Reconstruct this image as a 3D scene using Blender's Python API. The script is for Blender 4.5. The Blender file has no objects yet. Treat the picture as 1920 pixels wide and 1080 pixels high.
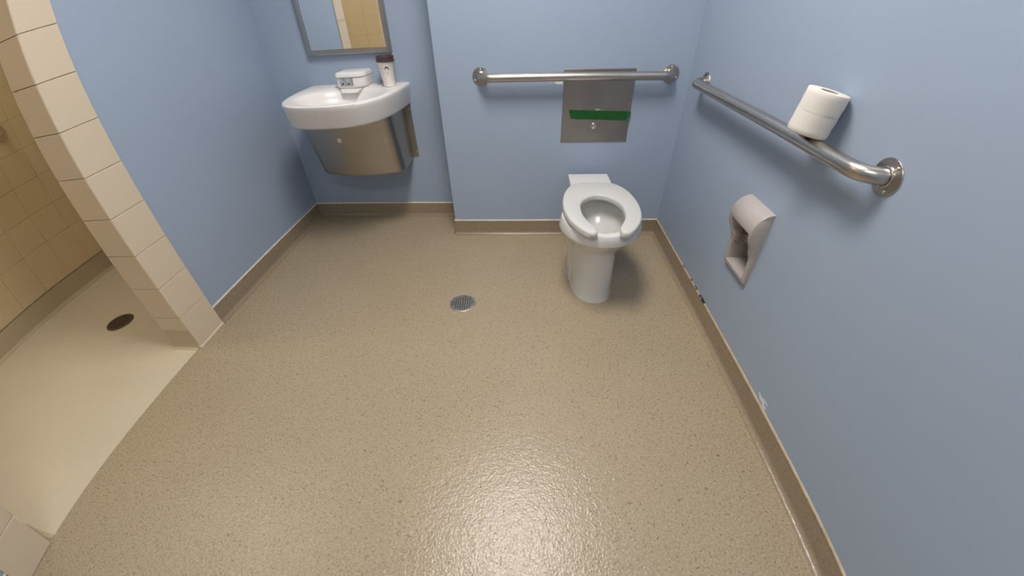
import bpy, bmesh, math, random
from math import sin, cos, pi, sqrt, radians as R
from mathutils import Vector, Matrix
random.seed(4)
SC = bpy.context.scene
COL = SC.collection

# ------------------------------------------------------------------ camera (wide phone lens with its own barrel distortion)
cd = bpy.data.cameras.new('camera')
cam = bpy.data.objects.new('camera', cd); COL.objects.link(cam); SC.camera = cam
yaw, pitch, roll = -0.05919, -0.66695, -0.0313
f = Vector((sin(yaw)*cos(pitch), cos(yaw)*cos(pitch), sin(pitch)))
r0 = Vector((cos(yaw), -sin(yaw), 0)); u0 = r0.cross(f)
cr, sr = cos(roll), sin(roll)
rr = cr*r0 + sr*u0; uu = -sr*r0 + cr*u0
M = Matrix.Identity(4)
for i in range(3):
    M[i][0] = rr[i]; M[i][1] = uu[i]; M[i][2] = -f[i]
M.translation = Vector((1.4429, -2.2614, 1.1514))
cam.matrix_world = M
cd.type = 'PANO'
cd.panorama_type = 'FISHEYE_LENS_POLYNOMIAL'
cd.sensor_width = 36.0
cd.sensor_fit = 'HORIZONTAL'
cd.fisheye_fov = pi
A = (1.419277, -0.218708, -0.525188, 0.343945)
cd.fisheye_polynomial_k0 = 0.0
cd.fisheye_polynomial_k1 = -A[0]/18
cd.fisheye_polynomial_k2 = -A[1]/18**2
cd.fisheye_polynomial_k3 = -A[2]/18**3
cd.fisheye_polynomial_k4 = -A[3]/18**4
cd.clip_start = 0.01

# ------------------------------------------------------------------ world, exposure, lamp strengths
w = bpy.data.worlds.new('world'); SC.world = w; w.use_nodes = True
w.node_tree.nodes['Background'].inputs[0].default_value = (0.8, 0.85, 0.9, 1)
w.node_tree.nodes['Background'].inputs[1].default_value = 0.15
SC.view_settings.view_transform = 'Standard'
SC.view_settings.look = 'None'
SC.view_settings.gamma = 1.0
SC.view_settings.use_curve_mapping = False
SC.view_settings.exposure = 0.0
LAMP = 39.0            # emission of the main ceiling fixture
LAMP_COL = (1.0, 0.955, 0.90)
REAR_FILL = 10.0  # added fill from behind the camera
SHOWER_LAMP = 21.0

# ------------------------------------------------------------------ room dimensions
XR, YC, XC = 2.202, -0.248, 0.989      # right wall, pipe chase face, chase corner
YT, TW, TH = -1.232, 0.155, 0.125      # partition end, tile strip width, partition thickness
SW = 1.084                             # shower depth
YO = -2.06                             # far jamb of the shower opening
YSB, YSF = -0.60, -2.06                # shower back / front walls
YF = -3.5                              # wall behind the camera
H = 2.44
HB = 0.09
TS, TZ0 = 0.1528, 0.0167               # tile pitch, first joint

# ------------------------------------------------------------------ helpers
def flat_big(me, area):
    for p in me.polygons:
        if p.area > area: p.use_smooth = False
def link(name, me, mat=None, parent=None, loc=None):
    o = bpy.data.objects.new(name, me); COL.objects.link(o)
    if me is not None and mat is not None and not me.materials: me.materials.append(mat)
    if parent is not None: o.parent = parent
    if loc is not None: o.location = loc
    return o
def smooth(me, ang=35):
    for p in me.polygons: p.use_smooth = True
    try: me.set_sharp_from_angle(angle=R(ang))
    except Exception: pass
def bm_obj(name, bm, mat, parent=None, sm=None, loc=None):
    bmesh.ops.recalc_face_normals(bm, faces=bm.faces[:])
    me = bpy.data.meshes.new(name); bm.to_mesh(me); bm.free()
    if sm: smooth(me, sm)
    return link(name, me, mat, parent, loc)
def thing(name, label, cat, loc=(0, 0, 0), rot=(0, 0, 0), group=None):
    o = bpy.data.objects.new(name, None); COL.objects.link(o)
    o.location = loc; o.rotation_euler = rot; o.empty_display_size = .1
    o['label'] = label; o['category'] = cat
    if group: o['group'] = group
    return o
def tag(o, label, cat, group=None):
    o['label'] = label; o['category'] = cat
    if group: o['group'] = group
    return o
def struct(o, label=None):
    o['kind'] = 'structure'
    if label: o['label'] = label
    return o
def box(bm, a, b, bev=0, seg=2):
    a = Vector(a); b = Vector(b)
    v = [bm.verts.new((x, y, z)) for x in (a.x, b.x) for y in (a.y, b.y) for z in (a.z, b.z)]
    fs = [bm.faces.new([v[i] for i in q]) for q in ((0,1,3,2),(4,6,7,5),(0,4,5,1),(2,3,7,6),(0,2,6,4),(1,5,7,3))]
    if bev:
        es = {e for q in fs for e in q.edges}
        bmesh.ops.bevel(bm, geom=list(es), offset=bev, segments=seg, affect='EDGES', profile=.5)
def loft(bm, rings, cap0=True, cap1=True, closed=True):
    vs = [[bm.verts.new(p) for p in rg] for rg in rings]
    n = len(rings[0])
    for a, b in zip(vs, vs[1:]):
        for i in range(n if closed else n-1):
            j = (i+1) % n
            bm.faces.new((a[i], a[j], b[j], b[i]))
    if cap0: bm.faces.new(vs[0][::-1])
    if cap1: bm.faces.new(vs[-1])
    return vs
def tube(bm, pts, rad, n=16, caps=True):
    pts = [Vector(p) for p in pts]
    rings = []; up = None
    for i, p in enumerate(pts):
        d = (pts[min(i+1, len(pts)-1)] - pts[max(i-1, 0)]).normalized()
        if up is None:
            up = d.orthogonal().normalized()
        up = (up - d*up.dot(d)).normalized(); s = d.cross(up)
        rd = rad[i] if hasattr(rad, '__len__') else rad
        rings.append([p + rd*(cos(2*pi*k/n)*up + sin(2*pi*k/n)*s) for k in range(n)])
    loft(bm, rings, caps, caps)
def lathe(bm, prof, n=32, axis='z', o=(0, 0, 0), cap0=False, cap1=False):
    o = Vector(o); rings = []
    for r_, h in prof:
        rg = []
        for k in range(n):
            c, s = r_*cos(2*pi*k/n), r_*sin(2*pi*k/n)
            rg.append(o + Vector({'z': (c, s, h), 'x': (h, c, s), 'y': (c, h, s)}[axis]))
        rings.append(rg)
    loft(bm, rings, cap0, cap1)
def arc(c, r_, a0, a1, n, plane):
    out = []
    for i in range(n+1):
        a = a0 + (a1-a0)*i/n
        out.append((c[0]+r_*cos(a), c[1]+r_*sin(a)))
    return out

# ------------------------------------------------------------------ materials
def mat(name, col, rough=.5, metal=0., spec=.5, coat=0.):
    m = bpy.data.materials.new(name); m.use_nodes = True
    b = m.node_tree.nodes['Principled BSDF']
    b.inputs['Base Color'].default_value = (*col, 1); b.inputs['Roughness'].default_value = rough
    b.inputs['Metallic'].default_value = metal; b.inputs['Specular IOR Level'].default_value = spec
    b.inputs['Coat Weight'].default_value = coat
    return m, m.node_tree, b
def N(nt, t, **k):
    n = nt.nodes.new(t)
    for a, v in k.items():
        if a in n.inputs: n.inputs[a].default_value = v
        else: setattr(n, a, v)
    return n
def noise(nt, scale, detail=2., rough=.5, dist=0., vec=None):
    n = N(nt, 'ShaderNodeTexNoise'); n.inputs['Scale'].default_value = scale
    n.inputs['Detail'].default_value = detail; n.inputs['Roughness'].default_value = rough; n.inputs['Distortion'].default_value = dist
    if vec is None:
        tc = N(nt, 'ShaderNodeNewGeometry'); vec = tc.outputs['Position']
    nt.links.new(vec, n.inputs['Vector'])
    return n.outputs['Fac']
def ramp(nt, fac, stops):
    n = N(nt, 'ShaderNodeValToRGB'); cr_ = n.color_ramp
    while len(cr_.elements) < len(stops): cr_.elements.new(.5)
    for e, (p, c) in zip(cr_.elements, stops):
        e.position = p; e.color = (*c, 1) if hasattr(c, '__len__') else (c, c, c, 1)
    nt.links.new(fac, n.inputs[0]); return n.outputs[0]
def mix(nt, fac, a, b, mode='MIX'):
    n = N(nt, 'ShaderNodeMix', data_type='RGBA', blend_type=mode)
    for s, v in ((n.inputs[0], fac), (n.inputs[6], a), (n.inputs[7], b)):
        if isinstance(v, bpy.types.NodeSocket): nt.links.new(v, s)
        elif hasattr(v, '__len__'): s.default_value = (*v, 1)
        else: s.default_value = v
    return n.outputs[2]
def bump(nt, b, h, strength=.3, dist=.001, normal=None):
    n = N(nt, 'ShaderNodeBump'); n.inputs['Strength'].default_value = strength; n.inputs['Distance'].default_value = dist
    nt.links.new(h, n.inputs['Height'])
    if normal is not None: nt.links.new(normal, n.inputs['Normal'])
    nt.links.new(n.outputs[0], b.inputs['Normal']); return n.outputs[0]
def math_n(nt, op, a, b=None):
    n = N(nt, 'ShaderNodeMath', operation=op)
    for i, v in enumerate((a, b)):
        if v is None: continue
        if isinstance(v, bpy.types.NodeSocket): nt.links.new(v, n.inputs[i])
        else: n.inputs[i].default_value = v
    return n.outputs[0]

PAINT, nt, b = mat('blue_paint', (0.327, 0.397, 0.505), .42, spec=.4)
c = ramp(nt, noise(nt, 1.3, 3), [(.3, (0.318, 0.387, 0.494)), (.7, (0.336, 0.407, 0.516))])
nt.links.new(c, b.inputs['Base Color'])
bump(nt, b, noise(nt, 260, 3), .12, .0008)

def vinyl(name, base, dark, lite, k=1., bs=.55):
    m, nt, b = mat(name, base, .26, spec=.5)
    g = N(nt, 'ShaderNodeNewGeometry').outputs['Position']
    big = noise(nt, 2.2, 4, .6)
    c = ramp(nt, big, [(.3, tuple(x*.96 for x in base)), (.7, tuple(x*1.04 for x in base))])
    fine = noise(nt, 170, 3, .7)
    c = mix(nt, math_n(nt, 'MULTIPLY', ramp(nt, fine, [(.45, 0.), (.7, 1.)]), .75*k), c, lite)
    c = mix(nt, math_n(nt, 'MULTIPLY', ramp(nt, noise(nt, 120, 2, .6), [(.52, 0.), (.75, 1.)]), .5*k), c, tuple(x*.70 for x in base))
    # short curved dark flecks: thin level lines of one noise, cut into dashes by others
    for sc, off in ((65, 0.), (110, 3.7), (85, 8.1)):
        mp = N(nt, 'ShaderNodeMapping'); mp.inputs['Location'].default_value = (off, off*2, 0)
        nt.links.new(g, mp.inputs[0])
        lv = noise(nt, sc, 1, .4, .8, mp.outputs[0])
        line = ramp(nt, lv, [(.460, 0.), (.480, 1.), (.500, 1.), (.520, 0.)])
        cut = ramp(nt, noise(nt, sc*1.9, 1, .5, 0, mp.outputs[0]), [(.55, 0.), (.60, 1.)])
        c = mix(nt, math_n(nt, 'MULTIPLY', math_n(nt, 'MULTIPLY', line, cut), .7*k), c, dark)
    nt.links.new(c, b.inputs['Base Color'])
    h = math_n(nt, 'ADD', noise(nt, 150, 2, .5), math_n(nt, 'MULTIPLY', noise(nt, 45, 2, .5), 1.1))
    bump(nt, b, h, bs, .0022)
    return m
VINYL = vinyl('speckled_vinyl', (0.365, 0.29, 0.19), (0.12, 0.09, 0.06), (0.50, 0.41, 0.285))
COVE = vinyl('cove_vinyl', (0.295, 0.23, 0.155), (0.15, 0.11, 0.075), (0.36, 0.285, 0.19), .8, .3)
SHFLOOR = vinyl('shower_floor_vinyl', (0.60, 0.525, 0.40), (0.48, 0.40, 0.285), (0.645, 0.57, 0.44), .4, .3)
SHCOVE = vinyl('shower_cove_vinyl', (0.50, 0.41, 0.275), (0.42, 0.33, 0.21), (0.54, 0.45, 0.31), .4, .2)

def tile_mat(name, col):
    m, nt, b = mat(name, col, .28, spec=.5)
    oi = N(nt, 'ShaderNodeObjectInfo').outputs['Random']
    c = ramp(nt, oi, [(0., tuple(x*.985 for x in col)), (1., tuple(min(1, x*1.015) for x in col))])
    c = mix(nt, math_n(nt, 'MULTIPLY', noise(nt, 25, 4), .12), c, tuple(x*.85 for x in col))
    nt.links.new(c, b.inputs['Base Color'])
    bump(nt, b, noise(nt, 30, 2), .05, .002)
    return m
TILE = tile_mat('cream_tile', (0.68, 0.565, 0.415))
SHTILE = tile_mat('tan_tile', (0.70, 0.57, 0.355))
GROUT, nt, b = mat('grout', (0.40, 0.33, 0.23), .8)
nt.links.new(ramp(nt, noise(nt, 60), [(.3, (0.50, 0.41, 0.29)), (.7, (0.58, 0.48, 0.35))]), b.inputs['Base Color'])
SHGROUT, nt, b = mat('tan_grout', (0.38, 0.285, 0.15), .8)
nt.links.new(ramp(nt, noise(nt, 60), [(.3, (0.60, 0.48, 0.29)), (.7, (0.66, 0.53, 0.33))]), b.inputs['Base Color'])
CAULK, nt, b = mat('cream_caulk', (0.66, 0.60, 0.50), .45)
nt.links.new(ramp(nt, noise(nt, 30), [(.3, (0.60, 0.54, 0.43)), (.7, (0.72, 0.66, 0.56))]), b.inputs['Base Color'])
OLDCAULK, nt, b = mat('tan_caulk', (0.45, 0.36, 0.24), .5)
nt.links.new(ramp(nt, noise(nt, 30), [(.3, (0.40, 0.31, 0.2)), (.7, (0.52, 0.42, 0.3))]), b.inputs['Base Color'])
WHITEP, nt, b = mat('white_ceiling_paint', (0.78, 0.77, 0.74), .7)
bump(nt, b, noise(nt, 200), .2, .001)

def steel(name, col, rough, axis, amt=.25, scale=700):
    m, nt, b = mat(name, col, rough, 1.)
    tc = N(nt, 'ShaderNodeTexCoord')
    mp = N(nt, 'ShaderNodeMapping'); s = [scale]*3; s['xyz'.index(axis)] = scale*.012
    mp.inputs['Scale'].default_value = s
    nt.links.new(tc.outputs['Object'], mp.inputs[0])
    h = noise(nt, 1., 2, .5, 0, mp.outputs[0])
    nt.links.new(ramp(nt, h, [(.3, rough-.03), (.7, rough+.04)]), b.inputs['Roughness'])
    big = noise(nt, 9., 3)
    nt.links.new(ramp(nt, big, [(.3, tuple(x*.93 for x in col)), (.7, tuple(min(1, x*1.05) for x in col))]), b.inputs['Base Color'])
    if amt > .05: bump(nt, b, h, amt, .0002)
    return m
STEEL_X = steel('brushed_steel_horizontal', (0.52, 0.48, 0.44), .30, 'x', .04)
STEEL_Y = steel('brushed_steel_lengthwise', (0.56, 0.53, 0.49), .35, 'y')
PLATE = steel('brushed_steel_plate', (0.38, 0.345, 0.315), .36, 'z', .2)
SHROUD = steel('satin_steel_shroud', (0.47, 0.44, 0.395), .36, 'z', .012, 300)
FRAME = steel('steel_frame', (0.46, 0.45, 0.42), .32, 'x')
CHROME, nt, b = mat('chrome', (0.75, 0.73, 0.68), .14, 1.)
nt.links.new(ramp(nt, noise(nt, 80), [(.3, .10), (.7, .2)]), b.inputs['Roughness'])
GRATE, nt, b = mat('cast_grate', (0.42, 0.40, 0.37), .42, .9)
nt.links.new(ramp(nt, noise(nt, 90, 3), [(.3, (0.34, 0.32, 0.29)), (.7, (0.50, 0.48, 0.45))]), b.inputs['Base Color'])
OLDGRATE, nt, b = mat('tarnished_grate', (0.13, 0.095, 0.06), .55, .6)
nt.links.new(ramp(nt, noise(nt, 90, 3), [(.3, (0.10, 0.075, 0.05)), (.7, (0.17, 0.13, 0.085))]), b.inputs['Base Color'])
BLACK, nt, b = mat('black_hole', (0.012, 0.011, 0.01), .7)
nt.links.new(ramp(nt, noise(nt, 50), [(.3, (0.008,)*3), (.7, (0.02, 0.018, 0.015))]), b.inputs['Base Color'])
CHINA, nt, b = mat('white_china', (0.70, 0.685, 0.66), .10, spec=.55, coat=.4)
nt.links.new(ramp(nt, noise(nt, 3), [(.3, (0.69, 0.675, 0.65)), (.7, (0.71, 0.695, 0.67))]), b.inputs['Base Color'])
SEATM, nt, b = mat('white_plastic_seat', (0.60, 0.585, 0.56), .22, spec=.5)
bump(nt, b, noise(nt, 60), .02, .001)
SOLID, nt, b = mat('white_solid_surface', (0.78, 0.75, 0.73), .3, spec=.45)
nt.links.new(ramp(nt, noise(nt, 500, 1), [(.35, (0.74, 0.71, 0.69)), (.65, (0.81, 0.78, 0.76))]), b.inputs['Base Color'])
DISP, nt, b = mat('grey_glazed_ceramic', (0.44, 0.395, 0.37), .3, spec=.45)
nt.links.new(ramp(nt, noise(nt, 6), [(.3, (0.425, 0.38, 0.355)), (.7, (0.455, 0.41, 0.385))]), b.inputs['Base Color'])
PAPER, nt, b = mat('tissue_paper', (0.72, 0.69, 0.63), .9, spec=.2)
b.inputs['Subsurface Weight'].default_value = .1
g = N(nt, 'ShaderNodeTexCoord').outputs['Object']
mp = N(nt, 'ShaderNodeMapping'); mp.inputs['Scale'].default_value = (1, 1, 9); nt.links.new(g, mp.inputs[0])
bump(nt, b, noise(nt, 60, 3, .6, 0, mp.outputs[0]), .35, .001)
CARD, nt, b = mat('cardboard', (0.30, 0.23, 0.15), .85)
nt.links.new(ramp(nt, noise(nt, 40), [(.3, (0.26, 0.2, 0.13)), (.7, (0.34, 0.26, 0.17))]), b.inputs['Base Color'])
CUPM, nt, b = mat('white_paper_cup', (0.80, 0.755, 0.69), .5)
nt.links.new(ramp(nt, noise(nt, 20), [(.3, (0.78, 0.735, 0.67)), (.7, (0.82, 0.775, 0.71))]), b.inputs['Base Color'])
LID, nt, b = mat('brown_plastic_lid', (0.075, 0.035, 0.035), .35)
nt.links.new(ramp(nt, noise(nt, 30), [(.3, (0.065, 0.03, 0.03)), (.7, (0.09, 0.045, 0.045))]), b.inputs['Base Color'])
INK, nt, b = mat('brown_ink', (0.10, 0.05, 0.035), .6)
nt.links.new(ramp(nt, noise(nt, 300), [(.3, (0.08, 0.04, 0.03)), (.7, (0.13, 0.07, 0.05))]), b.inputs['Base Color'])
PALEINK, nt, b = mat('pale_ink', (0.50, 0.42, 0.34), .6)
nt.links.new(ramp(nt, noise(nt, 300), [(.3, (0.44, 0.36, 0.28)), (.7, (0.6, 0.5, 0.42))]), b.inputs['Base Color'])
TAPE, nt, b = mat('green_tape', (0.02, 0.17, 0.035), .55)
nt.links.new(ramp(nt, noise(nt, 30, 3), [(.3, (0.018, 0.155, 0.03)), (.7, (0.03, 0.195, 0.045))]), b.inputs['Base Color'])
bump(nt, b, noise(nt, 120, 3), .3, .0008)
TAPE2, nt, b = mat('green_tape_back', (0.10, 0.27, 0.16), .5)
bump(nt, b, noise(nt, 120), .2, .001)
SCRAP, nt, b = mat('white_scrap', (0.72, 0.74, 0.74), .6)
bump(nt, b, noise(nt, 200), .2, .001)
SENS, nt, b = mat('grey_sensor_plastic', (0.30, 0.31, 0.32), .12, spec=.8)
nt.links.new(ramp(nt, noise(nt, 40), [(.35, (0.22, 0.23, 0.24)), (.65, (0.42, 0.44, 0.45))]), b.inputs['Base Color'])
MIRR, nt, b = mat('mirror_silver', (0.90, 0.91, 0.90), .02, 1.)
bump(nt, b, noise(nt, 2), .01, .001)
WATER, nt, b = mat('water', (0.95, 0.97, 0.97), .03)
b.inputs['Transmission Weight'].default_value = 1.; b.inputs['IOR'].default_value = 1.33
bump(nt, b, noise(nt, 8), .05, .001)
def emit(name, col, s):
    m = bpy.data.materials.new(name); m.use_nodes = True; nt = m.node_tree
    b = nt.nodes['Principled BSDF']
    b.inputs['Base Color'].default_value = (.8, .8, .8, 1)
    b.inputs['Emission Color'].default_value = (*col, 1); b.inputs['Emission Strength'].default_value = s
    return m
GLOW = emit('lit_diffuser', LAMP_COL, LAMP)
GLOW2 = emit('lit_shower_diffuser', (1., .92, .77), SHOWER_LAMP)

# ------------------------------------------------------------------ ceiling fixtures (the room's lamps and an added rear fill)
def fixture(name, label, x0, x1, y0, y1, m):
    t = thing(name, label, 'light', ((x0+x1)/2, (y0+y1)/2, H), group=None)
    cx, cy = (x0+x1)/2, (y0+y1)/2; a, c_ = (x1-x0)/2, (y1-y0)/2
    bm = bmesh.new(); d = .03
    for q in (((-a-d, -c_-d, -.045), (-a, c_+d, 0)), ((a, -c_-d, -.045), (a+d, c_+d, 0)),
              ((-a, -c_-d, -.045), (a, -c_, 0)), ((-a, c_, -.045), (a, c_+d, 0))):
        box(bm, *q, .004, 1)
    bm_obj('frame', bm, WHITEP, t)
    bm = bmesh.new(); box(bm, (-a, -c_, -.038), (a, c_, -.028)); bm_obj('diffuser', bm, m, t)
fixture('ceiling_light', 'white framed fluorescent ceiling light over the open floor', 1.12, 1.54, -1.58, -.84, GLOW)
GLOW3 = emit('rear_fill_diffuser', LAMP_COL, REAR_FILL)
fixture('ceiling_light', 'added fill light in a white frame, unseen over the near end of the room', .75, 1.75, -3.1, -2.6, GLOW3)  # unseen lamp added to brighten the sink front and chase wall
fixture('shower_light', 'small warm ceiling light inside the shower', -.93, -.57, -1.53, -1.17, GLOW2)

# ------------------------------------------------------------------ setting
def slab(name, a, b_, m, label=None):
    bm = bmesh.new(); box(bm, a, b_); return struct(bm_obj(name, bm, m), label)
slab('floor', (0, YF, -.12), (XR, 0, 0), VINYL)
slab('shower_floor', (-SW, YSF, -.12), (0, YSB, 0), SHFLOOR)
slab('ceiling', (-SW-.12, YF-.12, H), (XR+.12, .12, H+.12), WHITEP)
slab('wall_back', (-TH, 0, -.12), (XR+.12, .12, H), PAINT, 'pale blue back wall behind the sink')
slab('wall_back_chase', (XC, YC, 0), (XR, 0, H), PAINT, 'pale blue boxed-out wall behind the toilet')
slab('wall_front', (-SW-.12, YF-.12, -.12), (XR+.12, YF, H), PAINT)
# right wall with a pocket for the recessed paper holder
DY0, DY1, DZ0, DZ1 = -1.212, -1.052, 0.345, 0.612     # holder outline on the wall
bm = bmesh.new()
PY0, PY1, PZ0, PZ1 = DY0+.008, DY1-.008, DZ0+.012, DZ1-.03
for q in (((XR, YF, -.12), (XR+.14, PY0, H)), ((XR, PY1, -.12), (XR+.14, 0, H)),
          ((XR, PY0, -.12), (XR+.14, PY1, PZ0)), ((XR, PY0, PZ1), (XR+.14, PY1, H)), ((XR+.11, PY0, PZ0), (XR+.14, PY1, PZ1))):
    box(bm, *q)
struct(bm_obj('wall_right', bm, PAINT), 'pale blue wall carrying the long side grab bar')
# left partition: blue on the room side; tiles are its parts
g_ = .007
wl = slab('wall_left', (-TH+g_, YT+g_, 0), (-g_*0, 0, H), PAINT, 'pale blue partition with cream tiled end')
# core behind tiles is grout
bm = bmesh.new(); box(bm, (-TH+g_, YT+g_, 0), (-.001, YT+TW, H))
gr = bm_obj('grout_bed', bm, GROUT, wl)
wl2 = slab('wall_left_front', (-TH, YF, 0), (0, YO-.0062, H), PAINT, 'pale blue wall on the near side of the shower opening')
slab('wall_left_header', (-TH+g_, YO-g_, 2.13), (0, YT+g_, H), PAINT, 'wall over the shower opening')

def tile_mesh(a, b_, d, bev=.0022, round_edge=None):
    """slab lying in the XY plane, size a x b_, thickness d (towards +Z), pillowed edge"""
    bm = bmesh.new()
    rings = []
    for ins, z in ((0, 0), (0, d-bev), (bev*.35, d-bev*.3), (bev, d)):
        rings.append([(ins, ins, z), (a-ins, ins, z), (a-ins, b_-ins, z), (ins, b_-ins, z)])
    loft(bm, rings)
    bmesh.ops.recalc_face_normals(bm, faces=bm.faces[:])
    me = bpy.data.meshes.new('tile'); bm.to_mesh(me); bm.free()
    smooth(me, 50); flat_big(me, .001)
    return me
def place(me, o, ax, ay, m, parent, name='tile'):
    t = link(name, me, m, parent)
    ax = Vector(ax); ay = Vector(ay); az = ax.cross(ay)
    Mx = Matrix((ax, ay, az)).transposed().to_4x4(); Mx.translation = Vector(o)
    t.matrix_local = Mx
    return t
# bullnose tiles: bright strip on x = 0 (two-sided corner tile), and narrower tiles on the end face
jz = [0.0, TZ0 + 0*TS + .002] + [TZ0 + k*TS for k in range(1, 17)]
jz = [0.0] + [TZ0 + k*TS for k in range(1, 16)] + [H]
def bull_mesh(wd, h, d, ext):
    """corner tile in local X (width from outer corner), Y (height); outer edge rounded around to the end face"""
    bm = bmesh.new(); rr_ = .007
    # profile in X/Z going from the inner edge over the top to the rounded corner
    prof = [(wd, 0), (wd, d-.0015), (wd-.0015, d)]
    for i in range(6):
        a = pi/2 + (pi/2)*i/5
        prof.append((rr_+rr_*cos(a), d-rr_+rr_*sin(a)))
    prof += [(0, -.0015+d-rr_)]
    prof = [p for p in prof]
    n = len(prof)
    rings = []
    for y, s in ((0, .0012), (.0012, 0), (h-.0012, 0), (h, .0012)):
        cx_, cz_ = wd/2, 0
        rings.append([(x + (s if x < wd/2 else -s), y, z - (s if z > .001 else 0)) for x, z in prof + [(0, -.004), (wd, -.004)]])
    loft(bm, rings)
    bmesh.ops.recalc_face_normals(bm, faces=bm.faces[:])
    me = bpy.data.meshes.new('tile'); bm.to_mesh(me); bm.free(); smooth(me, 40); flat_big(me, .0006)
    return me
jg = .0016
cache = {}
def get(fn, *a):
    k = (fn.__name__,) + tuple(round(q, 5) for q in a)
    if k not in cache: cache[k] = fn(*a)
    return cache[k]
for z0, z1 in zip(jz, jz[1:]):
    h = z1-z0-jg
    # room-side strip: local X -> +y, local Y -> z, outward +x
    place(get(bull_mesh, TW, h, .007, 0), (0, YT, z0+jg/2), (0, 1, 0), (0, 0, 1), TILE, wl)
    # end face tile (faces -y): local X -> +x from -TH
    place(get(tile_mesh, TH-jg, h, .007), (-TH, YT+g_, z0+jg/2), (1, 0, 0), (0, 0, 1), TILE, wl)
    # near jamb of the opening
    place(get(tile_mesh, TW, h, .007), (0, YO-TW-.0004, z0+jg/2), (0, 1, 0), (0, 0, 1), TILE, wl2)
# shower walls
def shower_wall(name, o, ax, length, m_core, a, b_, label=None, tiles=True):
    ww = slab(name, a, b_, m_core, label)
    if not tiles: return ww
    n = int(length/TS + .999)
    axv = Vector(ax); o = Vector(o)
    for i in range(n):
        u0_, u1_ = i*TS, min((i+1)*TS, length)
        for z0, z1 in zip([.112] + jz[2:-1], jz[2:-1] + [H]):
            if u1_-u0_ < .03: continue
            place(get(tile_mesh, u1_-u0_-.0009, z1-z0-.0009, .006, .0010), o + axv*u0_ + Vector((0, 0, z0+jg/2)), ax, (0, 0, 1), SHTILE, ww)
    return ww
shower_wall('wall_shower_left', (-SW-.006, YSF, 0), (0, 1, 0), YSB-YSF, SHGROUT, (-SW-.12, YSF-.12, -.12), (-SW-.006, YSB+.12, H), 'tan tiled far wall of the shower')
shower_wall('wall_shower_front', (-TH*0, YSF-.006, 0), (-1, 0, 0), SW, SHGROUT, (-SW-.006, YSF-.12, -.12), (-TH, YSF-.006, H), 'tan tiled wall at the near end of the shower')
shower_wall('wall_shower_back', (-SW, YSB+.006, 0), (1, 0, 0), SW-TH, SHGROUT, (-SW-.006, YSB+.006, -.12), (-TH, YSB+.12, H), 'tan tiled end wall of the shower')

# ---- coved baseboards
def cove(name, p0, p1, inward, h, m, top=True, capm=None, label=None, R_=.018, th=.004, cap_h=.006):
    """from p0 to p1 along a wall, room side direction 'inward'"""
    p0 = Vector((*p0, 0)); p1 = Vector((*p1, 0)); n = Vector((*inward, 0))
    prof = [(0, h), (th, h)]
    for i in range(7):
        a = pi + (pi/2)*i/6
        prof.append((th+R_+R_*cos(a), .0015+R_+R_*sin(a)))
    prof += [(th+R_, 0), (0, 0)]
    bm = bmesh.new()
    loft(bm, [[p + n*a + Vector((0, 0, z)) for a, z in prof] for p in (p0, p1)])
    o = struct(bm_obj(name, bm, m, None, 40), label)
    if top:
        bm = bmesh.new()
        pr = [(0, h-.001), (th+.0012, h-.001), (th+.0012, h+.002), (th-.001, h+cap_h-.001), (0, h+cap_h)]
        loft(bm, [[p + n*a + Vector((0, 0, z)) for a, z in pr] for p in (p0, p1)])
        bm_obj('caulk_line', bm, capm or CAULK, o)
    return o
cove('baseboard_back', (0, 0), (XC, 0), (0, -1), HB, COVE)
cove('baseboard_left', (0, 0), (0, YT+TW), (1, 0), HB, COVE)
cove('baseboard_chase_side', (XC, 0), (XC, YC-.0045), (-1, 0), HB, COVE)
cove('baseboard_chase', (XC-.0045, YC), (XR, YC), (0, -1), HB, COVE)
br = cove('baseboard_right', (XR, YC), (XR, YF), (-1, 0), HB, COVE, capm=OLDCAULK)
cove('baseboard_left_front', (0, YO-TW), (0, YF), (1, 0), HB, COVE)
cove('baseboard_front', (0, YF), (XR, YF), (0, 1), HB, COVE)
cove('baseboard_shower_left', (-SW, YSF), (-SW, YSB), (1, 0), .108, SHCOVE, False)
cove('baseboard_shower_back', (-SW, YSB), (-TH, YSB), (0, -1), .108, SHCOVE, False)
cove('baseboard_shower_front', (-SW, YSF), (0, YSF), (0, 1), .108, SHCOVE, False)
cove('baseboard_partition_shower', (-TH, YT+.01), (-TH, YSB), (-1, 0), .108, SHCOVE, False)
# tile cove under the end face and under the bullnose strip
bm = bmesh.new()
pr = [(0, .105), (.003, .105), (.004, .02), (.010, .006), (.022, 0), (0, 0)]
loft(bm, [[(x, YT-a, z) for a, z in pr] for x in (-TH, .004)])
struct(bm_obj('trim_1', bm, SHCOVE, None, 40), 'low coved strip at the foot of the partition end')
bm = bmesh.new()
pr = [(0, .022), (.002, .022), (.005, .008), (.012, 0), (0, 0)]
loft(bm, [[(a, y, z) for a, z in pr] for y in (YT-.003, YT+TW)])
struct(bm_obj('trim_2', bm, TILE, None, 40), 'thin cream foot strip under the tiled partition edge')

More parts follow.
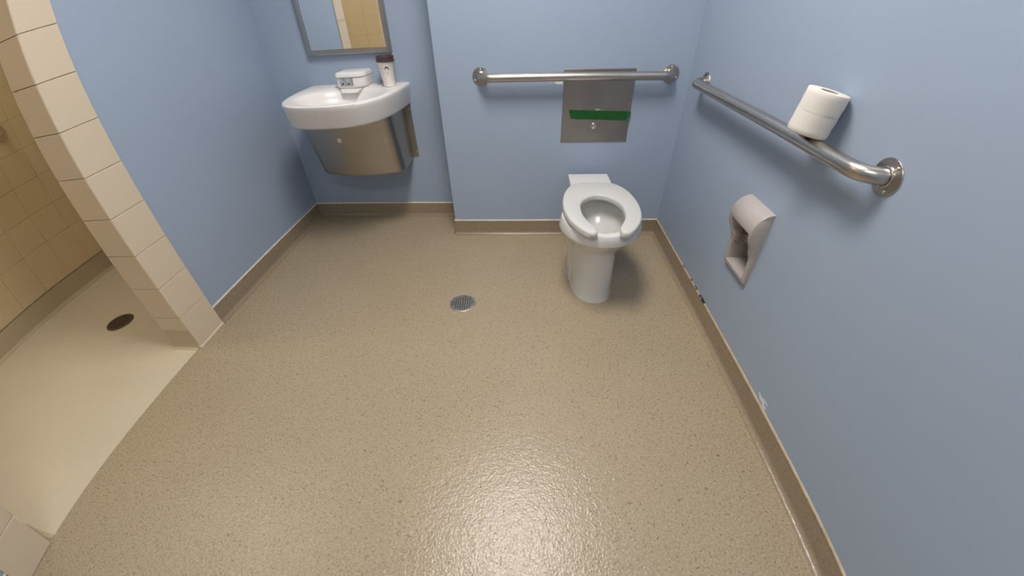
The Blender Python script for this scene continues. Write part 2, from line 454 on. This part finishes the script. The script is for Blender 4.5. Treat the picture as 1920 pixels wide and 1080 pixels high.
# gaps where the caulk has come away on the right wall
bm = bmesh.new()
for y0, y1, hh in ((y0, y1 if y0 > -1.1 else y0+(y1-y0)*.5, hh*(1.3 if y0 > -1.1 else .55)) for y0, y1, hh in ((-.735, -.745, .006), (-.752, -.762, .005), (-.845, -.858, .006), (-.868, -.882, .004), (-.895, -.925, .006),
                   (-.965, -1.02, .007), (-1.385, -1.392, .006), (-1.45, -1.458, .006), (-1.72, -1.735, .007), (-1.775, -1.782, .005),
                   (-1.83, -1.838, .006), (-1.87, -1.886, .007), (-1.905, -1.915, .005), (-1.955, -1.97, .006))):
    v = [(XR-.0062, y0, HB+.0015), (XR-.0062, (y0+y1)/2, HB+.0005), (XR-.0062, y1, HB+.002), (XR-.0006, y1-.003, HB+hh), (XR-.0006, (y0+y1)/2, HB+hh+.002), (XR-.0006, y0+.002, HB+hh-.001)]
    vs = [bm.verts.new(p) for p in v] + [bm.verts.new((XR+.001, q[1], q[2]-.001)) for q in v]
    bm.faces.new(vs[:6]); bm.faces.new(vs[6:][::-1])
    for i in range(6):
        j = (i+1) % 6; bm.faces.new((vs[i], vs[6+i], vs[6+j], vs[j]))
o = bm_obj('caulk_gap', bm, BLACK, br); o['kind'] = 'stuff'
# scraped paint patch just above the right baseboard
bm = bmesh.new()
rng = random.Random(2)
for (y, z, a, c_) in ((-1.525, .112, .018, .009), (-1.545, .104, .012, .006), (-1.505, .118, .008, .004), (-1.54, .122, .02, .003)):
    ri = []
    for k in range(9):
        an = 2*pi*k/9; q = rng.uniform(.6, 1.1); ri.append((y+a*q*cos(an), z+c_*q*sin(an)))
    loft(bm, [[(x, p, q) for p, q in ri] for x in (XR+.001, XR-.0006)])
o = bm_obj('paint_scrape', bm, SCRAP, br)

# ------------------------------------------------------------------ toilet
TX = 1.755
tl = thing('toilet', 'white floor-mounted toilet with open-front seat and no lid', 'toilet', (TX, YC, 0))
def V(x, v, z): return (x, -v, z)          # v = distance out from the chase wall
NR = 56
def egg(hw, vf, vb, vm, z, pf=1.0, pb=1.0, sq=0.):
    """outline: half-width hw, front vf, back vb, widest vm"""
    out = []
    for k in range(NR):
        a = 2*pi*k/NR
        c_, s = cos(a), sin(a)
        p = pf if c_ > 0 else pb
        e = lambda t, q: math.copysign(abs(t)**q, t)
        out.append(V(hw*e(s, p), vm + (vf-vm)*e(c_, p) if c_ > 0 else vm + (vm-vb)*e(c_, p), z))
    return out
bm = bmesh.new()
rings = [
    egg(.106, .668, .06, .45, 0, .84, .30),
    egg(.103, .664, .06, .45, .012, .84, .30),
    egg(.101, .660, .06, .45, .05, .84, .30),
    egg(.099, .657, .06, .45, .12, .84, .30),
    egg(.098, .655, .05, .45, .20, .86, .30),
    egg(.101, .658, .05, .45, .25, .88, .32),
    egg(.116, .672, .05, .45, .280, .84, .36),
    egg(.142, .695, .05, .49, .305, .92, .42),
    egg(.163, .715, .05, .515, .328, .98, .48),
    egg(.175, .729, .05, .53, .344, 1., .25),
    egg(.1795, .736, .05, .53, .350, 1., .25),
    egg(.1800, .737, .05, .53, .354, 1., .25),
    egg(.1755, .735, .05, .53, .375, 1., .25),
    egg(.1720, .733, .05, .53, .393, 1., .25),
    egg(.1690, .730, .052, .53, .398, 1., .25),
]
# narrow the rear into a deck
def deck(rg):
    out = []
    for x, y, z in rg:
        v = -y
        if z > .27 and v < .53:
            TB = [(.0, .104), (.20, .104), (.25, .112), (.30, .129), (.36, .149), (.42, .165), (.47, .174), (.53, .180)]
            for (a, c0), (b_, c1) in zip(TB, TB[1:]):
                if a <= v <= b_: lim = c0 + (c1-c0)*(v-a)/(b_-a)
            hwz = max(abs(q[0]) for q in rg); lim = lim - (.18-hwz)*max(0, min(1, (v-.2)/.33)) if hwz > .12 else 9
            if abs(x) > lim: x = math.copysign(lim, x)
        if z > .3 and v < .30: z = z - .006*max(0, (.30-v)/.25)
        out.append((x, y, z))
    return out
rings = [deck(q) for q in rings]
inner = [
    egg(.122, .704, .350, .53, .398), egg(.118, .700, .356, .53, .395), egg(.116, .697, .360, .53, .375),
    egg(.126, .705, .350, .53, .362), egg(.128, .706, .348, .53, .350), egg(.116, .680, .375, .53, .315),
    egg(.095, .635, .41, .52, .27), egg(.07, .585, .43, .50, .23), egg(.045, .54, .45, .49, .20)]
loft(bm, rings + inner, True, True)
bm_obj('bowl', bm, CHINA, tl, 32)
# side relief of the pedestal (raised trapway panel, both sides)
for s in (-1, 1):
    bm = bmesh.new()
    pr = []
    for z, v0, v1, d in ((.0, .28, .50, .1105), (.02, .28, .50, .109), (.14, .27, .49, .106), (.23, .26, .49, .106), (.262, .27, .47, .103)):
        xi = .070
        pr.append([V(s*xi, v0, z), V(s*(d-.006), v0, z), V(s*d, v0+.02, z), V(s*d, v1-.03, z), V(s*(d-.004), v1-.012, z), V(s*(d-.018), v1, z), V(s*xi, v1, z)])
    loft(bm, pr)
    bm_obj('trapway_side', bm, CHINA, tl, 50)
bm = bmesh.new(); lathe(bm, [(.032, 0), (.032, -.02), (.021, -.022), (.021, -.08)], 20, 'y', (0, 0.0, .30), True, True)
bm_obj('inlet_spud', bm, CHROME, tl, 40)
bm = bmesh.new(); rg = [(.072*cos(2*pi*k/32), -.505+.072*sin(2*pi*k/32), .2335) for k in range(32)]
vs = [bm.verts.new(p) for p in rg]; lo = [bm.verts.new((x*.9, -.505+(y+.505)*.9, z-.004)) for x, y, z in rg]; bm.faces.new(vs); bm.faces.new(lo[::-1])
for i in range(32):
    j = (i+1) % 32; bm.faces.new((vs[i], lo[i], lo[j], vs[j]))
bm_obj('water', bm, WATER, tl)
# seat: open-front ring
bm = bmesh.new()
def spline(pts, n):
    pts = [Vector(p) for p in pts]; P_ = [2*pts[0]-pts[1]] + pts + [2*pts[-1]-pts[-2]]
    dense = []
    for i in range(1, len(P_)-2):
        for k in range(12):
            t = k/12; a, b_, c_, d = P_[i-1:i+3]
            dense.append(.5*((2*b_)+(c_-a)*t+(2*a-5*b_+4*c_-d)*t*t+(3*b_-a-3*c_+d)*t**3))
    dense.append(pts[-1])
    L_ = [0]
    for a, b_ in zip(dense, dense[1:]): L_.append(L_[-1]+(b_-a).length)
    out = []; k = 0
    for i in range(n+1):
        q = L_[-1]*i/n
        while k < len(L_)-2 and L_[k+1] < q: k += 1
        t = (q-L_[k])/max(1e-9, L_[k+1]-L_[k]); out.append(dense[k]+(dense[k+1]-dense[k])*min(1, t))
    return out
OUT = [(.050, .750), (.062, .756), (.080, .750), (.096, .732), (.118, .700), (.145, .642), (.160, .575), (.165, .51), (.161, .44), (.148, .37), (.122, .305), (.088, .268), (.05, .260), (0, .259)]
INN = [(.047, .746), (.0445, .733), (.046, .712), (.053, .690), (.070, .655), (.084, .615), (.089, .57), (.089, .525), (.083, .488), (.068, .455), (.045, .428), (.02, .411), (0, .408)]
hn = 36
oh, ih = spline(OUT, hn), spline(INN, hn)
OO = oh + [Vector((-p.x, p.y)) for p in oh[-2::-1]]; II = ih + [Vector((-p.x, p.y)) for p in ih[-2::-1]]
rings = []
ZB, ZT = .409, .432
for i, (O2, I2) in enumerate(zip(OO, II)):
    endf = min(i, 2*hn-i)
    zt = ZT - {0: .006, 1: .002}.get(endf, 0)
    wd = (O2-I2).length; e = [min(.5, q/wd) for q in (.0012, .004, .010)]
    pr = []
    for k, z in ((0, ZB), (0, ZB+.013), (e[0], zt-.005), (e[1], zt-.0015), (e[2], zt), (.5, zt+.0006), (1-e[2], zt), (1-e[1], zt-.0015), (1-e[0], zt-.005), (1, ZB+.013), (1, ZB), (.9, ZB-.0008), (.1, ZB-.0008)):
        p = I2 + (O2-I2)*k; pr.append(V(p.x, p.y, z))
    rings.append(pr)
loft(bm, rings)
st = bm_obj('seat', bm, SEATM, tl, 45)
for x, v in ((-.112, .62), (.112, .62), (-.14, .42), (.14, .42)):
    bm = bmesh.new(); box(bm, (x-.008, -v-.015, .396), (x+.008, -v+.015, .4095), .002, 1); bm_obj('bumper', bm, SEATM, st)
for x in (-.07, .07):
    bm = bmesh.new(); lathe(bm, [(.013, .386), (.013, .4095), (.010, .411)], 16, 'z', (x, -.285, 0), True, True); bm_obj('hinge_post', bm, SEATM, st, 40)

# ------------------------------------------------------------------ sink
SX = .500
sk = thing('sink', 'white D-shaped wall-hung sink with steel shroud below', 'sink', (SX, 0, .80))
NS = 72
def dshape(hw, dp, z, n=2.9, y0=-.0015, cx=0.):
    out = []
    for k in range(NS+1):               # from left-back over the front to right-back
        a = pi*k/NS
        c_, s = -cos(a), sin(a)
        x = hw*math.copysign(abs(c_)**(2/n), c_); y = -dp*abs(s)**(2/n)
        out.append((cx+x, min(y, y0), z))
    m_ = 24                               # straight back
    for k in range(1, m_): out.append((cx+hw - 2*hw*k/m_, y0, z))
    return out
def basin(hw, yc_, hy, z, cx=0.):
    ref = dshape(.282, .555, 0)
    out = []
    for x, y, _ in ref:
        dx, dy = x/.282, (y+.2775)/.2775
        L_ = sqrt(dx*dx+dy*dy) or 1
        out.append((cx+hw*dx/L_, yc_+hy*dy/L_, z))
    return out
bm = bmesh.new()
zt = .007
rings = [dshape(.20, .36, -.098, cx=-.008), dshape(.266, .505, -.1, cx=-.008), dshape(.274, .516, -.098, cx=-.008), dshape(.276, .520, -.09, cx=-.007), dshape(.280, .546, -.02, cx=-.002), dshape(.281, .553, -.004), dshape(.279, .5535, .004), dshape(.273, .548, zt),
         dshape(.262, .535, zt+.001),
         basin(.232, -.300, .214, zt-.002), basin(.220, -.300, .203, zt-.007), basin(.208, -.30, .192, zt-.018), basin(.198, -.298, .182, zt-.040), basin(.178, -.292, .164, zt-.075), basin(.125, -.285, .118, zt-.093), basin(.04, -.28, .035, zt-.098)]
loft(bm, rings)
bm_obj('basin', bm, SOLID, sk, 60)
bm = bmesh.new(); lathe(bm, [(.0, .0005), (.018, .0005), (.024, .002), (.028, .001), (.029, -.003)], 24, 'z', (0, -.28, zt-.0985)); bm_obj('drain_ring', bm, CHROME, sk, 40)
# sensor spout housing
bm = bmesh.new()
def rrect(x0, x1, y0, y1, z, rl, rr_):
    pts = [(x1, y1, z)]
    pts += [(x1, y0+rr_, z)] + [(x1-rr_+rr_*cos(a), y0+rr_-rr_*sin(a), z) for a in [pi/2*i/8 for i in range(1, 9)]]
    pts += [(x0+rl-rl*sin(a), y0+rl-rl*cos(a), z) for a in [pi/2*i/5 for i in range(0, 6)]]
    pts += [(x0, y1, z)]
    return pts
BX0, BX1 = -.076, .080
def sp(z, g, y0): return rrect(BX0+g, BX1-g, y0+g, -.0015, z, .02, .055)
loft(bm, [sp(.004, .012, -.135), sp(.012, .004, -.135), sp(.016, .002, -.135), sp(.055, .002, -.132), sp(.0565, .004, -.13), sp(.058, .002, -.134), sp(.060, .0, -.136), sp(.074, .0, -.134), sp(.080, .004, -.130), sp(.0825, .014, -.126)])
spt = bm_obj('spout', bm, SOLID, sk, 40)
bm = bmesh.new()
loft(bm, [[(x, y, z) for x, y, z in ((-.050+g, -.1335-d, .018+g), (.018-g, -.1335-d, .018+g), (.020-g, -.1325-d, .055-g), (-.058+g, -.1325-d, .055-g))] for g, d in ((0, 0), (0, .001), (.002, .002))])
sw = bm_obj('sensor_window', bm, SENS, spt)
for x in (-.034, -.004):
    bm = bmesh.new(); lathe(bm, [(.0045, -.1345), (.0045, -.1365), (.003, -.137)], 14, 'y', (x, 0, .029), True, True); bm_obj('sensor_eye', bm, BLACK, sw)
bm = bmesh.new()
loft(bm, [[(-.060, -.128, .004), (.055, -.128, .004), (.055, -.03, .004), (-.060, -.03, .004)], [(-.048, -.15, -.012), (.030, -.15, -.012), (.03, -.06, -.03), (-.048, -.06, -.03)]])
bm_obj('spout_underside', bm, SOLID, spt)
# steel shroud
def shr(z, hw, dp, y0=-.0015, rc=.075, cx=-.017, bulge=.035):
    pts = [(cx-hw, y0, z)]
    y1 = -(dp-bulge)
    cxL, cyL = cx-hw+rc, y1+rc
    for i in range(9):
        a = pi + (pi/2)*i/8 * .93; pts.append((cxL+rc*cos(a), cyL+rc*sin(a), z))
    x0 = pts[-1][0]; yb = pts[-1][1]
    xe = 2*cx-x0
    for i in range(1, 20):
        t = i/20; pts.append((x0+(xe-x0)*t, yb - bulge*4*t*(1-t), z))
    for (x, y, zz) in pts[9:0:-1]: pts.append((2*cx-x, y, zz))
    pts.append((cx+hw, y0, z))
    return pts
bm = bmesh.new()
rings = [shr(-.410, .232, .255), shr(-.418, .240, .268), shr(-.414, .243, .272), shr(-.40, .2435, .275), shr(-.25, .244, .315), shr(-.096, .245, .355)]
loft(bm, rings)
sh = bm_obj('shroud', bm, SHROUD, sk, 40)
bm = bmesh.new(); lathe(bm, [(.013, -.3255), (.013, -.331), (.010, -.3325), (.0095, -.331), (.003, -.331), (.002, -.329)], 20, 'y', (-.045, 0, -.205), True, True)
bm_obj('lock', bm, CHROME, sh, 40)
bm = bmesh.new()
vv = [(.228, -.40), (.258, -.40), (.262, -.396), (.262, -.098), (.228, -.098)]
loft(bm, [[(x, y, z) for x, z in vv] for y in (-.0015, -.004)])
box(bm, (.243, -.012, -.396), (.2445, -.002, -.098))
bm_obj('side_bracket', bm, SHROUD, sk)
for z in (-.13, -.37):
    bm = bmesh.new(); lathe(bm, [(.0045, -.0035), (.004, -.007), (.001, -.008)], 12, 'y', (.253, 0, z), True, True); bm_obj('bracket_screw', bm, CHROME, sk, 40)

# ------------------------------------------------------------------ paper cup on the sink
cp = thing('paper_cup', 'white paper coffee cup with dark brown lid on the sink corner', 'cup', (.703, -.104, .8075))
CH = .122
bm = bmesh.new()
lathe(bm, [(0.001, .004), (.028, .004), (.0285, 0), (.030, 0), (.0425, CH), (.0435, CH+.001), (.041, CH+.001), (.0285, .006), (.001, .006)], 40)
bm_obj('cup_body', bm, CUPM, cp, 40)
bm = bmesh.new()
lathe(bm, [(.0430, CH-.008), (.0465, CH-.008), (.0475, CH-.005), (.0465, CH-.001), (.0440, CH+.001), (.0440, CH+.010), (.0455, CH+.012), (.0450, CH+.017), (.0420, CH+.018), (.0405, CH+.012), (.001, CH+.011)], 40)
bm_obj('lid', bm, LID, cp, 35)
def on_cup(bm, pts, d=.0004):
    """pts: (sideways metres, height) polygon wrapped on the cup, turned towards the room"""
    vs = []
    for s, z in pts:
        q = .030 + .0125*z/CH + d
        a = -pi/2 + .30 + s/.038
        vs.append(bm.verts.new((q*cos(a), q*sin(a), z)))
    bm.faces.new(vs)
def ring_quads(bm, cx, cz, ro, ri, a0, a1, n):
    P = lambda r_, a: (cx+r_[0]*cos(a), cz+r_[1]*sin(a))
    for i in range(n):
        p, q = a0+(a1-a0)*i/n, a0+(a1-a0)*(i+1)/n
        on_cup(bm, [P(ro, p), P(ro, q), P(ri, q), P(ri, p)])
bm = bmesh.new(); ring_quads(bm, 0, .082, (.0105, .0125), (.0062, .0058), -.25, pi*.98, 10)   # swept hair of the printed head
bm_obj('printed_emblem', bm, INK, cp)
bm = bmesh.new()
ring_quads(bm, -.0005, .073, (.0070, .0135), (.0060, .0122), pi, 2*pi, 10)                     # thin jaw line
ring_quads(bm, -.0005, .058, (.0035, .0045), (.0022, .0030), 0, 2*pi, 10)
for s, z0, z1 in ((-.0255, .082, .087), (-.0265, .068, .071), (-.0245, .060, .064)):
    on_cup(bm, [(s, z0), (s+.005, z0), (s+.006, z1), (s-.001, z1)])
on_cup(bm, [(-.03, .0495), (.03, .0495), (.03, .0500), (-.03, .0500)])
bm_obj('printed_lines', bm, PALEINK, cp)

# ------------------------------------------------------------------ mirror
MX0, MX1, MZ0, MZ1 = .262, .717, .957, 1.80
mr = thing('mirror', 'steel-framed rectangular mirror above the sink', 'mirror', ((MX0+MX1)/2, 0, MZ0))
hw = (MX1-MX0)/2; hh = MZ1-MZ0; fw = .022
def mitre(p, q, inner_p, inner_q):
    bm = bmesh.new()
    a = []
    for y, s in ((-.001, 0), (-.030, 0), (-.032, .12), (-.032, .88), (-.030, 1), (-.012, 1)):
        L_ = lambda u_, v_: (u_[0]+(v_[0]-u_[0])*s, y, u_[1]+(v_[1]-u_[1])*s)
        a.append((L_(p, inner_p), L_(q, inner_q)))
    a.append(((inner_p[0], -.001, inner_p[1]), (inner_q[0], -.001, inner_q[1])))
    loft(bm, [[k[0] for k in a], [k[1] for k in a]])
    bm_obj('frame_rail', bm, FRAME, mr)
o_ = [(-hw, 0), (hw, 0), (hw, hh), (-hw, hh)]
i_ = [(-hw+fw, fw), (hw-fw, fw), (hw-fw, hh-fw), (-hw+fw, hh-fw)]
for k in range(4): mitre(o_[k], o_[(k+1) % 4], i_[k], i_[(k+1) % 4])
bm = bmesh.new(); box(bm, (-hw+fw+.0005, -.026, fw+.0005), (hw-fw-.0005, -.004, hh-fw-.0005)); bm_obj('glass', bm, MIRR, mr)

# ------------------------------------------------------------------ grab bars
def grab_bar(label, length, loc, rotz, mt, screw_phase=0., off=.055, name='grab_bar'):
    """bar along local +X from 0 to length, wall at local y = 0, room towards -y"""
    t = thing(name, label, 'grab bar', loc, (0, 0, rotz))
    Rb = .055; rad = .019
    pts = [(0, -.004, 0)]
    rb = .050
    pts += [(0, -(off-rb) - .001, 0)]
    for i in range(1, 11):
        a = pi/2*i/10; pts.append((rb-rb*cos(a), -(off-rb)-rb*sin(a), 0))
    n = 18
    for i in range(1, n): pts.append((rb + (length-2*rb)*i/n, -off, 0))
    for i in range(0, 10):
        a = pi/2*(1-i/10); pts.append((length-rb+rb*cos(a), -(off-rb)-rb*sin(a), 0))
    pts += [(length, -(off-rb)-.001, 0), (length, -.004, 0)]
    bm = bmesh.new(); tube(bm, pts, rad, 24); bm_obj('bar', bm, mt, t, 60)
    for x in (0, length):
        bm = bmesh.new(); lathe(bm, [(.020, -.004), (.0395, -.0032), (.0405, -.0020), (.0405, -.0002), (.020, -.0002)], 36, 'y', (x, 0, 0))
        lathe(bm, [(.0195, -.0035), (.0235, -.0035), (.0225, -.008), (.0198, -.0095)], 30, 'y', (x, 0, 0))
        fl = bm_obj('flange', bm, mt, t, 40)
        for k in range(3):
            a = screw_phase + 2*pi*k/3
            bm = bmesh.new(); lathe(bm, [(.0042, -.003), (.0042, -.0048), (.003, -.0065), (.0008, -.0072)], 12, 'y', (x+.031*cos(a), 0, .031*sin(a)), True, True)
            bm_obj('screw', bm, CHROME, fl, 40)
    return t
grab_bar('shorter steel grab bar level behind the toilet, over the steel plate', .902, (1.205, YC, .860), 0, STEEL_X, pi*.5)
grab_bar('long steel grab bar on the right wall with a paper roll standing on it', 1.055, (XR, -.446, .857), -pi/2, STEEL_X, pi*.30)
grab_bar('steel grab bar in the shower, only its end flange in view', .61, (-SW, -.765-.61, .895), pi/2, STEEL_X, pi*.5, name='grab_bar')

# ------------------------------------------------------------------ flush access plate
pl = thing('access_panel', 'square brushed steel flush plate with a round button, behind the toilet', 'wall plate', (1.774, YC, .716))
bm = bmesh.new()
PW, PH = .170, .169
def sq(g, y): return [(-PW+g, y, -PH+g), (PW-g, y, -PH+g), (PW-g, y, PH-g), (-PW+g, y, PH-g)]
loft(bm, [sq(0, -.0003), sq(0, -.0025), sq(.002, -.0045)])
bm_obj('plate', bm, PLATE, pl)
for x, z in ((-.150, .145), (.150, .145)):
    bm = bmesh.new(); lathe(bm, [(.0055, -.004), (.0050, -.0062), (.001, -.0068)], 14, 'y', (x, 0, z), True, True); bm_obj('screw', bm, CHROME, pl, 40)
bm = bmesh.new(); lathe(bm, [(.0165, -.004), (.0165, -.006), (.0135, -.009), (.0130, -.014), (.0115, -.017), (.006, -.0185), (.001, -.019)], 28, 'y', (-.006, 0, -.091), True, True)
bm_obj('push_button', bm, CHROME, pl, 35)
bm = bmesh.new(); lathe(bm, [(.026, -.0044), (.025, -.0047), (.001, -.0048)], 28, 'y', (.006, 0, -.034), True, True); bm_obj('sensor_cover', bm, SENS, pl, 35)
# green tape stuck over the plate, its right end folded past the edge
bm = bmesh.new()
t0x, t1x = 1.637, 1.946
nx = 26; top = []; bot = []
for i in range(nx+1):
    t = i/nx; x = t0x+(t1x-t0x)*t
    yy = YC - .0056 - .0006*sin(9*t) - (.004*max(0, (t-.94)/.06))
    zt_ = .704 - .010*t + .0006*sin(31*t); zb_ = .6615 - .012*t + .0006*sin(23*t+1)
    xl = x + (.012*(1-t) if i < 3 else 0)
    top.append((x, yy, zt_)); bot.append((xl, yy, zb_))
top[-1] = (t1x, top[-1][1], .690); bot[-1] = (t1x-.001, bot[-1][1], .672); bot[-2] = (t1x-.019, bot[-2][1], .6497)
rows = [[bm.verts.new((a[0]+(c[0]-a[0])*s, a[1]+(c[1]-a[1])*s, a[2]+(c[2]-a[2])*s)) for s in (0, .33, .66, 1)] for a, c in zip(top, bot)]
for p, q in zip(rows, rows[1:]):
    for k in range(3): bm.faces.new((p[k], q[k], q[k+1], p[k+1]))
bmesh.ops.solidify(bm, geom=bm.faces[:], thickness=.0003)
tp = tag(bm_obj('tape', bm, TAPE), 'strip of green tape stuck across the steel flush plate', 'tape')
bm = bmesh.new()
v = [bm.verts.new(p) for p in ((1.945, YC-.0105, .684), (1.940, YC-.0112, .645), (1.925, YC-.0112, .6455), (1.922, YC-.0108, .6515))]
bm.faces.new(v); bmesh.ops.solidify(bm, geom=bm.faces[:], thickness=.0004)
o = bm_obj('folded_end', bm, TAPE2, tp); o['label'] = 'paler folded back end of the tape'
bm = bmesh.new()
loft(bm, [[(x, y, z) for x, z in ((1.562, .831), (1.600, .832), (1.600, .820), (1.575, .819), (1.564, .823))] for y in (YC, YC-.0008)])
tag(bm_obj('tape_scrap', bm, SCRAP), 'tiny white scrap left of the steel plate, just under the bar', 'tape')

# ------------------------------------------------------------------ toilet roll on the bar
RR, RH = .0480, .101
lean = .20
rl = thing('toilet_roll', 'white toilet paper roll standing on the long grab bar, leaning on the wall', 'toilet paper', (XR-.065, -1.283, .8815), (.05, .15, 0))
bm = bmesh.new()
prof = [(.0205, .0005), (RR-.0015, .0), (RR, .0015)]
for k in range(1, 8): prof.append((RR + .0005*sin(k*2.3), RH*k/8))
prof += [(RR, RH-.0015), (RR-.0015, RH), (.0205, RH-.0005), (.0205, .0005)]
lathe(bm, prof, 48)
bm_obj('paper', bm, PAPER, rl, 50)
bm = bmesh.new(); lathe(bm, [(.0205, .0), (.0205, RH-.001), (.0193, RH-.001), (.0193, .0), (.0205, .0)], 32); bm_obj('core', bm, CARD, rl, 40)
# loose end of the paper (a slightly proud edge round the front)
bm = bmesh.new(); rg0, rg1 = [], []
for i in range(13):
    a = pi + .1 + i*.19
    q = RR + .0006 + .0007*(i == 12)
    rg0.append((q*cos(a), q*sin(a), .052)); rg1.append((q*cos(a), q*sin(a), .0535+.001*sin(i)))
v0 = [bm.verts.new(p) for p in rg0]; v1 = [bm.verts.new(p) for p in rg1]
for i in range(12): bm.faces.new((v0[i], v0[i+1], v1[i+1], v1[i]))
bmesh.ops.solidify(bm, geom=bm.faces[:], thickness=.0004)
bm_obj('embossed_band', bm, PAPER, rl)

# ------------------------------------------------------------------ recessed paper holder on the right wall
hd = thing('toilet_paper_holder', 'empty pinkish grey recessed toilet paper holder under the long grab bar', 'paper holder', (XR, (DY0+DY1)/2, DZ0))
HW = (DY1-DY0)/2; HHt = DZ1-DZ0
def HP(d, y, z): return (-d, y, z)            # d = out of the wall
# front edge profile (distance out of the wall against height above the foot)
PROF = [(.000, .010), (.004, .014), (.03, .016), (.06, .018), (.085, .019), (.105, .0205), (.120, .024), (.135, .031), (.150, .040), (.170, .049), (.188, .0535), (.205, .0555), (.222, .054), (.238, .047), (.250, .038), (.259, .027), (.265, .014), (HHt, .001)]
def pd(z):
    for (a, d0), (b_, d1) in zip(PROF, PROF[1:]):
        if a <= z <= b_: return d0+(d1-d0)*(z-a)/(b_-a)
    return PROF[-1][1]
zs = [0, .004, .012, .018, .03, .045, .06, .075, .09, .105, .115, .125, .135, .145, .155, .165, .175, .185, .195, .205, .215, .225, .235, .244, .252, .259, .264, HHt]
def inw(z):                                 # how far the side rims reach in, wavy
    return .017 + .013*math.exp(-((z-.120)/.018)**2) - .002*math.exp(-((z-.05)/.03)**2)
ZO0, ZO1 = .018, .186
for s in (-1, 1):                            # side walls: solid cheek with wavy inner edge
    bm = bmesh.new(); rg = []
    for z in [z for z in zs if z <= .195]:
        yo = s*HW; yi = s*(HW-inw(z)); d = pd(z)
        rg.append([HP(-.0, yo, z), HP(d-.002, yo, z), HP(d, yo-s*.002, z), HP(d, yi+s*.002, z), HP(d-.002, yi, z), HP(-.0, yi, z)])
    loft(bm, rg); bm_obj('side_cheek', bm, DISP, hd, 50)
    bm = bmesh.new()
    yi = s*(HW-.016)
    loft(bm, [[HP(.0, s*(HW-.009), z), HP(.0, yi, z), HP(-.098, yi, z), HP(-.098, s*(HW-.009), z)] for z in (ZO0-.002, .235)])
    bm_obj('inner_side', bm, DISP, hd)
bm = bmesh.new(); rg = []                    # rounded hood
for z in [z for z in zs if z >= ZO1]:
    d = pd(z); rg.append([HP(-.0, -HW, z), HP(max(d-.002, .0005), -HW, z), HP(d, -HW+.002, z), HP(d, HW-.002, z), HP(max(d-.002, .0005), HW, z), HP(-.0, HW, z)])
hood = []
loft(bm, [[HP(.0, -HW, ZO1), HP(pd(ZO1)-.007, -HW, ZO1), HP(pd(ZO1)-.007, HW, ZO1), HP(.0, HW, ZO1)][::1] for _ in (0,)] if False else rg)
bm_obj('hood', bm, DISP, hd, 50)
bm = bmesh.new()                             # bottom lip and tray running into the wall
loft(bm, [[HP(0, y, 0), HP(.012, y, 0), HP(.0145, y, .004), HP(.0155, y, .014), HP(.0135, y, ZO0), HP(0, y, ZO0)] for y in (-HW+.016, HW-.016)])
loft(bm, [[HP(.001, y, .013), HP(.001, y, ZO0), HP(-.098, y, ZO0+.006), HP(-.098, y, .013)] for y in (-HW+.009, HW-.009)])
bm_obj('tray', bm, DISP, hd)
bm = bmesh.new(); box(bm, (.098, -HW+.009, .013), (.104, HW-.009, .236)); box(bm, (0.0005, -HW+.009, .230), (.098, HW-.009, .236)); bm_obj('back_plate', bm, DISP, hd)
for s in (-1, 1):
    bm = bmesh.new(); lathe(bm, [(.027, s*(HW-.016)), (.027, s*(HW-.019)), (.024, s*(HW-.0205)), (.019, s*(HW-.019)), (.017, s*(HW-.0165)), (.001, s*(HW-.0165))], 32, 'y', (.012, 0, .098))
    bm_obj('spindle_cup', bm, DISP, hd, 40)

# ------------------------------------------------------------------ floor drains
def drain(label, loc, rot, m):
    t = thing('floor_drain', label, 'drain', loc, (0, 0, rot), None)
    bm = bmesh.new()
    lathe(bm, [(.0515, .0020), (.0525, .0036), (.0590, .0034), (.0612, .0022), (.0618, .0004)], 48)
    bm_obj('rim', bm, m, t, 40)
    bm = bmesh.new(); p_ = .0112; hb = .0036; r1 = .0525
    xs = []
    k0 = -5
    for i in range(-5, 6):
        xs += [i*p_-p_/2, i*p_-p_/2+(p_-2*hb/1.)/2 if False else i*p_-hb+.0000001, i*p_+hb]
    xs = sorted(set([round(x, 6) for i in range(-5, 6) for x in (i*p_-p_/2+.0, i*p_-.0033, i*p_+.0033)] + [round(5*p_+p_/2, 6)]))
    def hole(i, j):
        return i % 3 == 1 and j % 3 == 1 and sqrt(((xs[i]+xs[i+1])/2)**2 + ((xs[j]+xs[j+1])/2)**2) < .0485
    vt = {}
    def vg(i, j, k):
        if (i, j, k) not in vt:
            x, y = xs[i], xs[j]; r_ = sqrt(x*x+y*y)
            if r_ > r1: x, y = x*r1/r_, y*r1/r_
            vt[(i, j, k)] = bm.verts.new((x, y, (.0030, .0008)[k]))
        return vt[(i, j, k)]
    nn = len(xs)-1
    for i in range(nn):
        for j in range(nn):
            cx_, cy_ = (xs[i]+xs[i+1])/2, (xs[j]+xs[j+1])/2
            if min(abs(xs[i]), abs(xs[i+1]))**2 + min(abs(xs[j]), abs(xs[j+1]))**2 > (r1*.99)**2: continue
            q = [(i, j), (i+1, j), (i+1, j+1), (i, j+1)]
            if hole(i, j):
                for a, c in zip(q, q[1:]+q[:1]):
                    bm.faces.new((vg(*a, 0), vg(*c, 0), vg(*c, 1), vg(*a, 1)))
            else:
                try: bm.faces.new([vg(*a, 0) for a in q])
                except ValueError: pass
    bm_obj('grate', bm, m, t)
    bm = bmesh.new(); lathe(bm, [(.0001, .0005), (.052, .0005), (.052, .0001), (.0001, .0001)], 32); bm_obj('sump', bm, BLACK, t)
    return t
drain('round grey steel drain in the middle of the speckled floor', (1.122, -.925, 0), .06, GRATE)
drain('round tarnished brown drain in the cream shower floor', (-.560, -1.09, 0), .3, OLDGRATE)
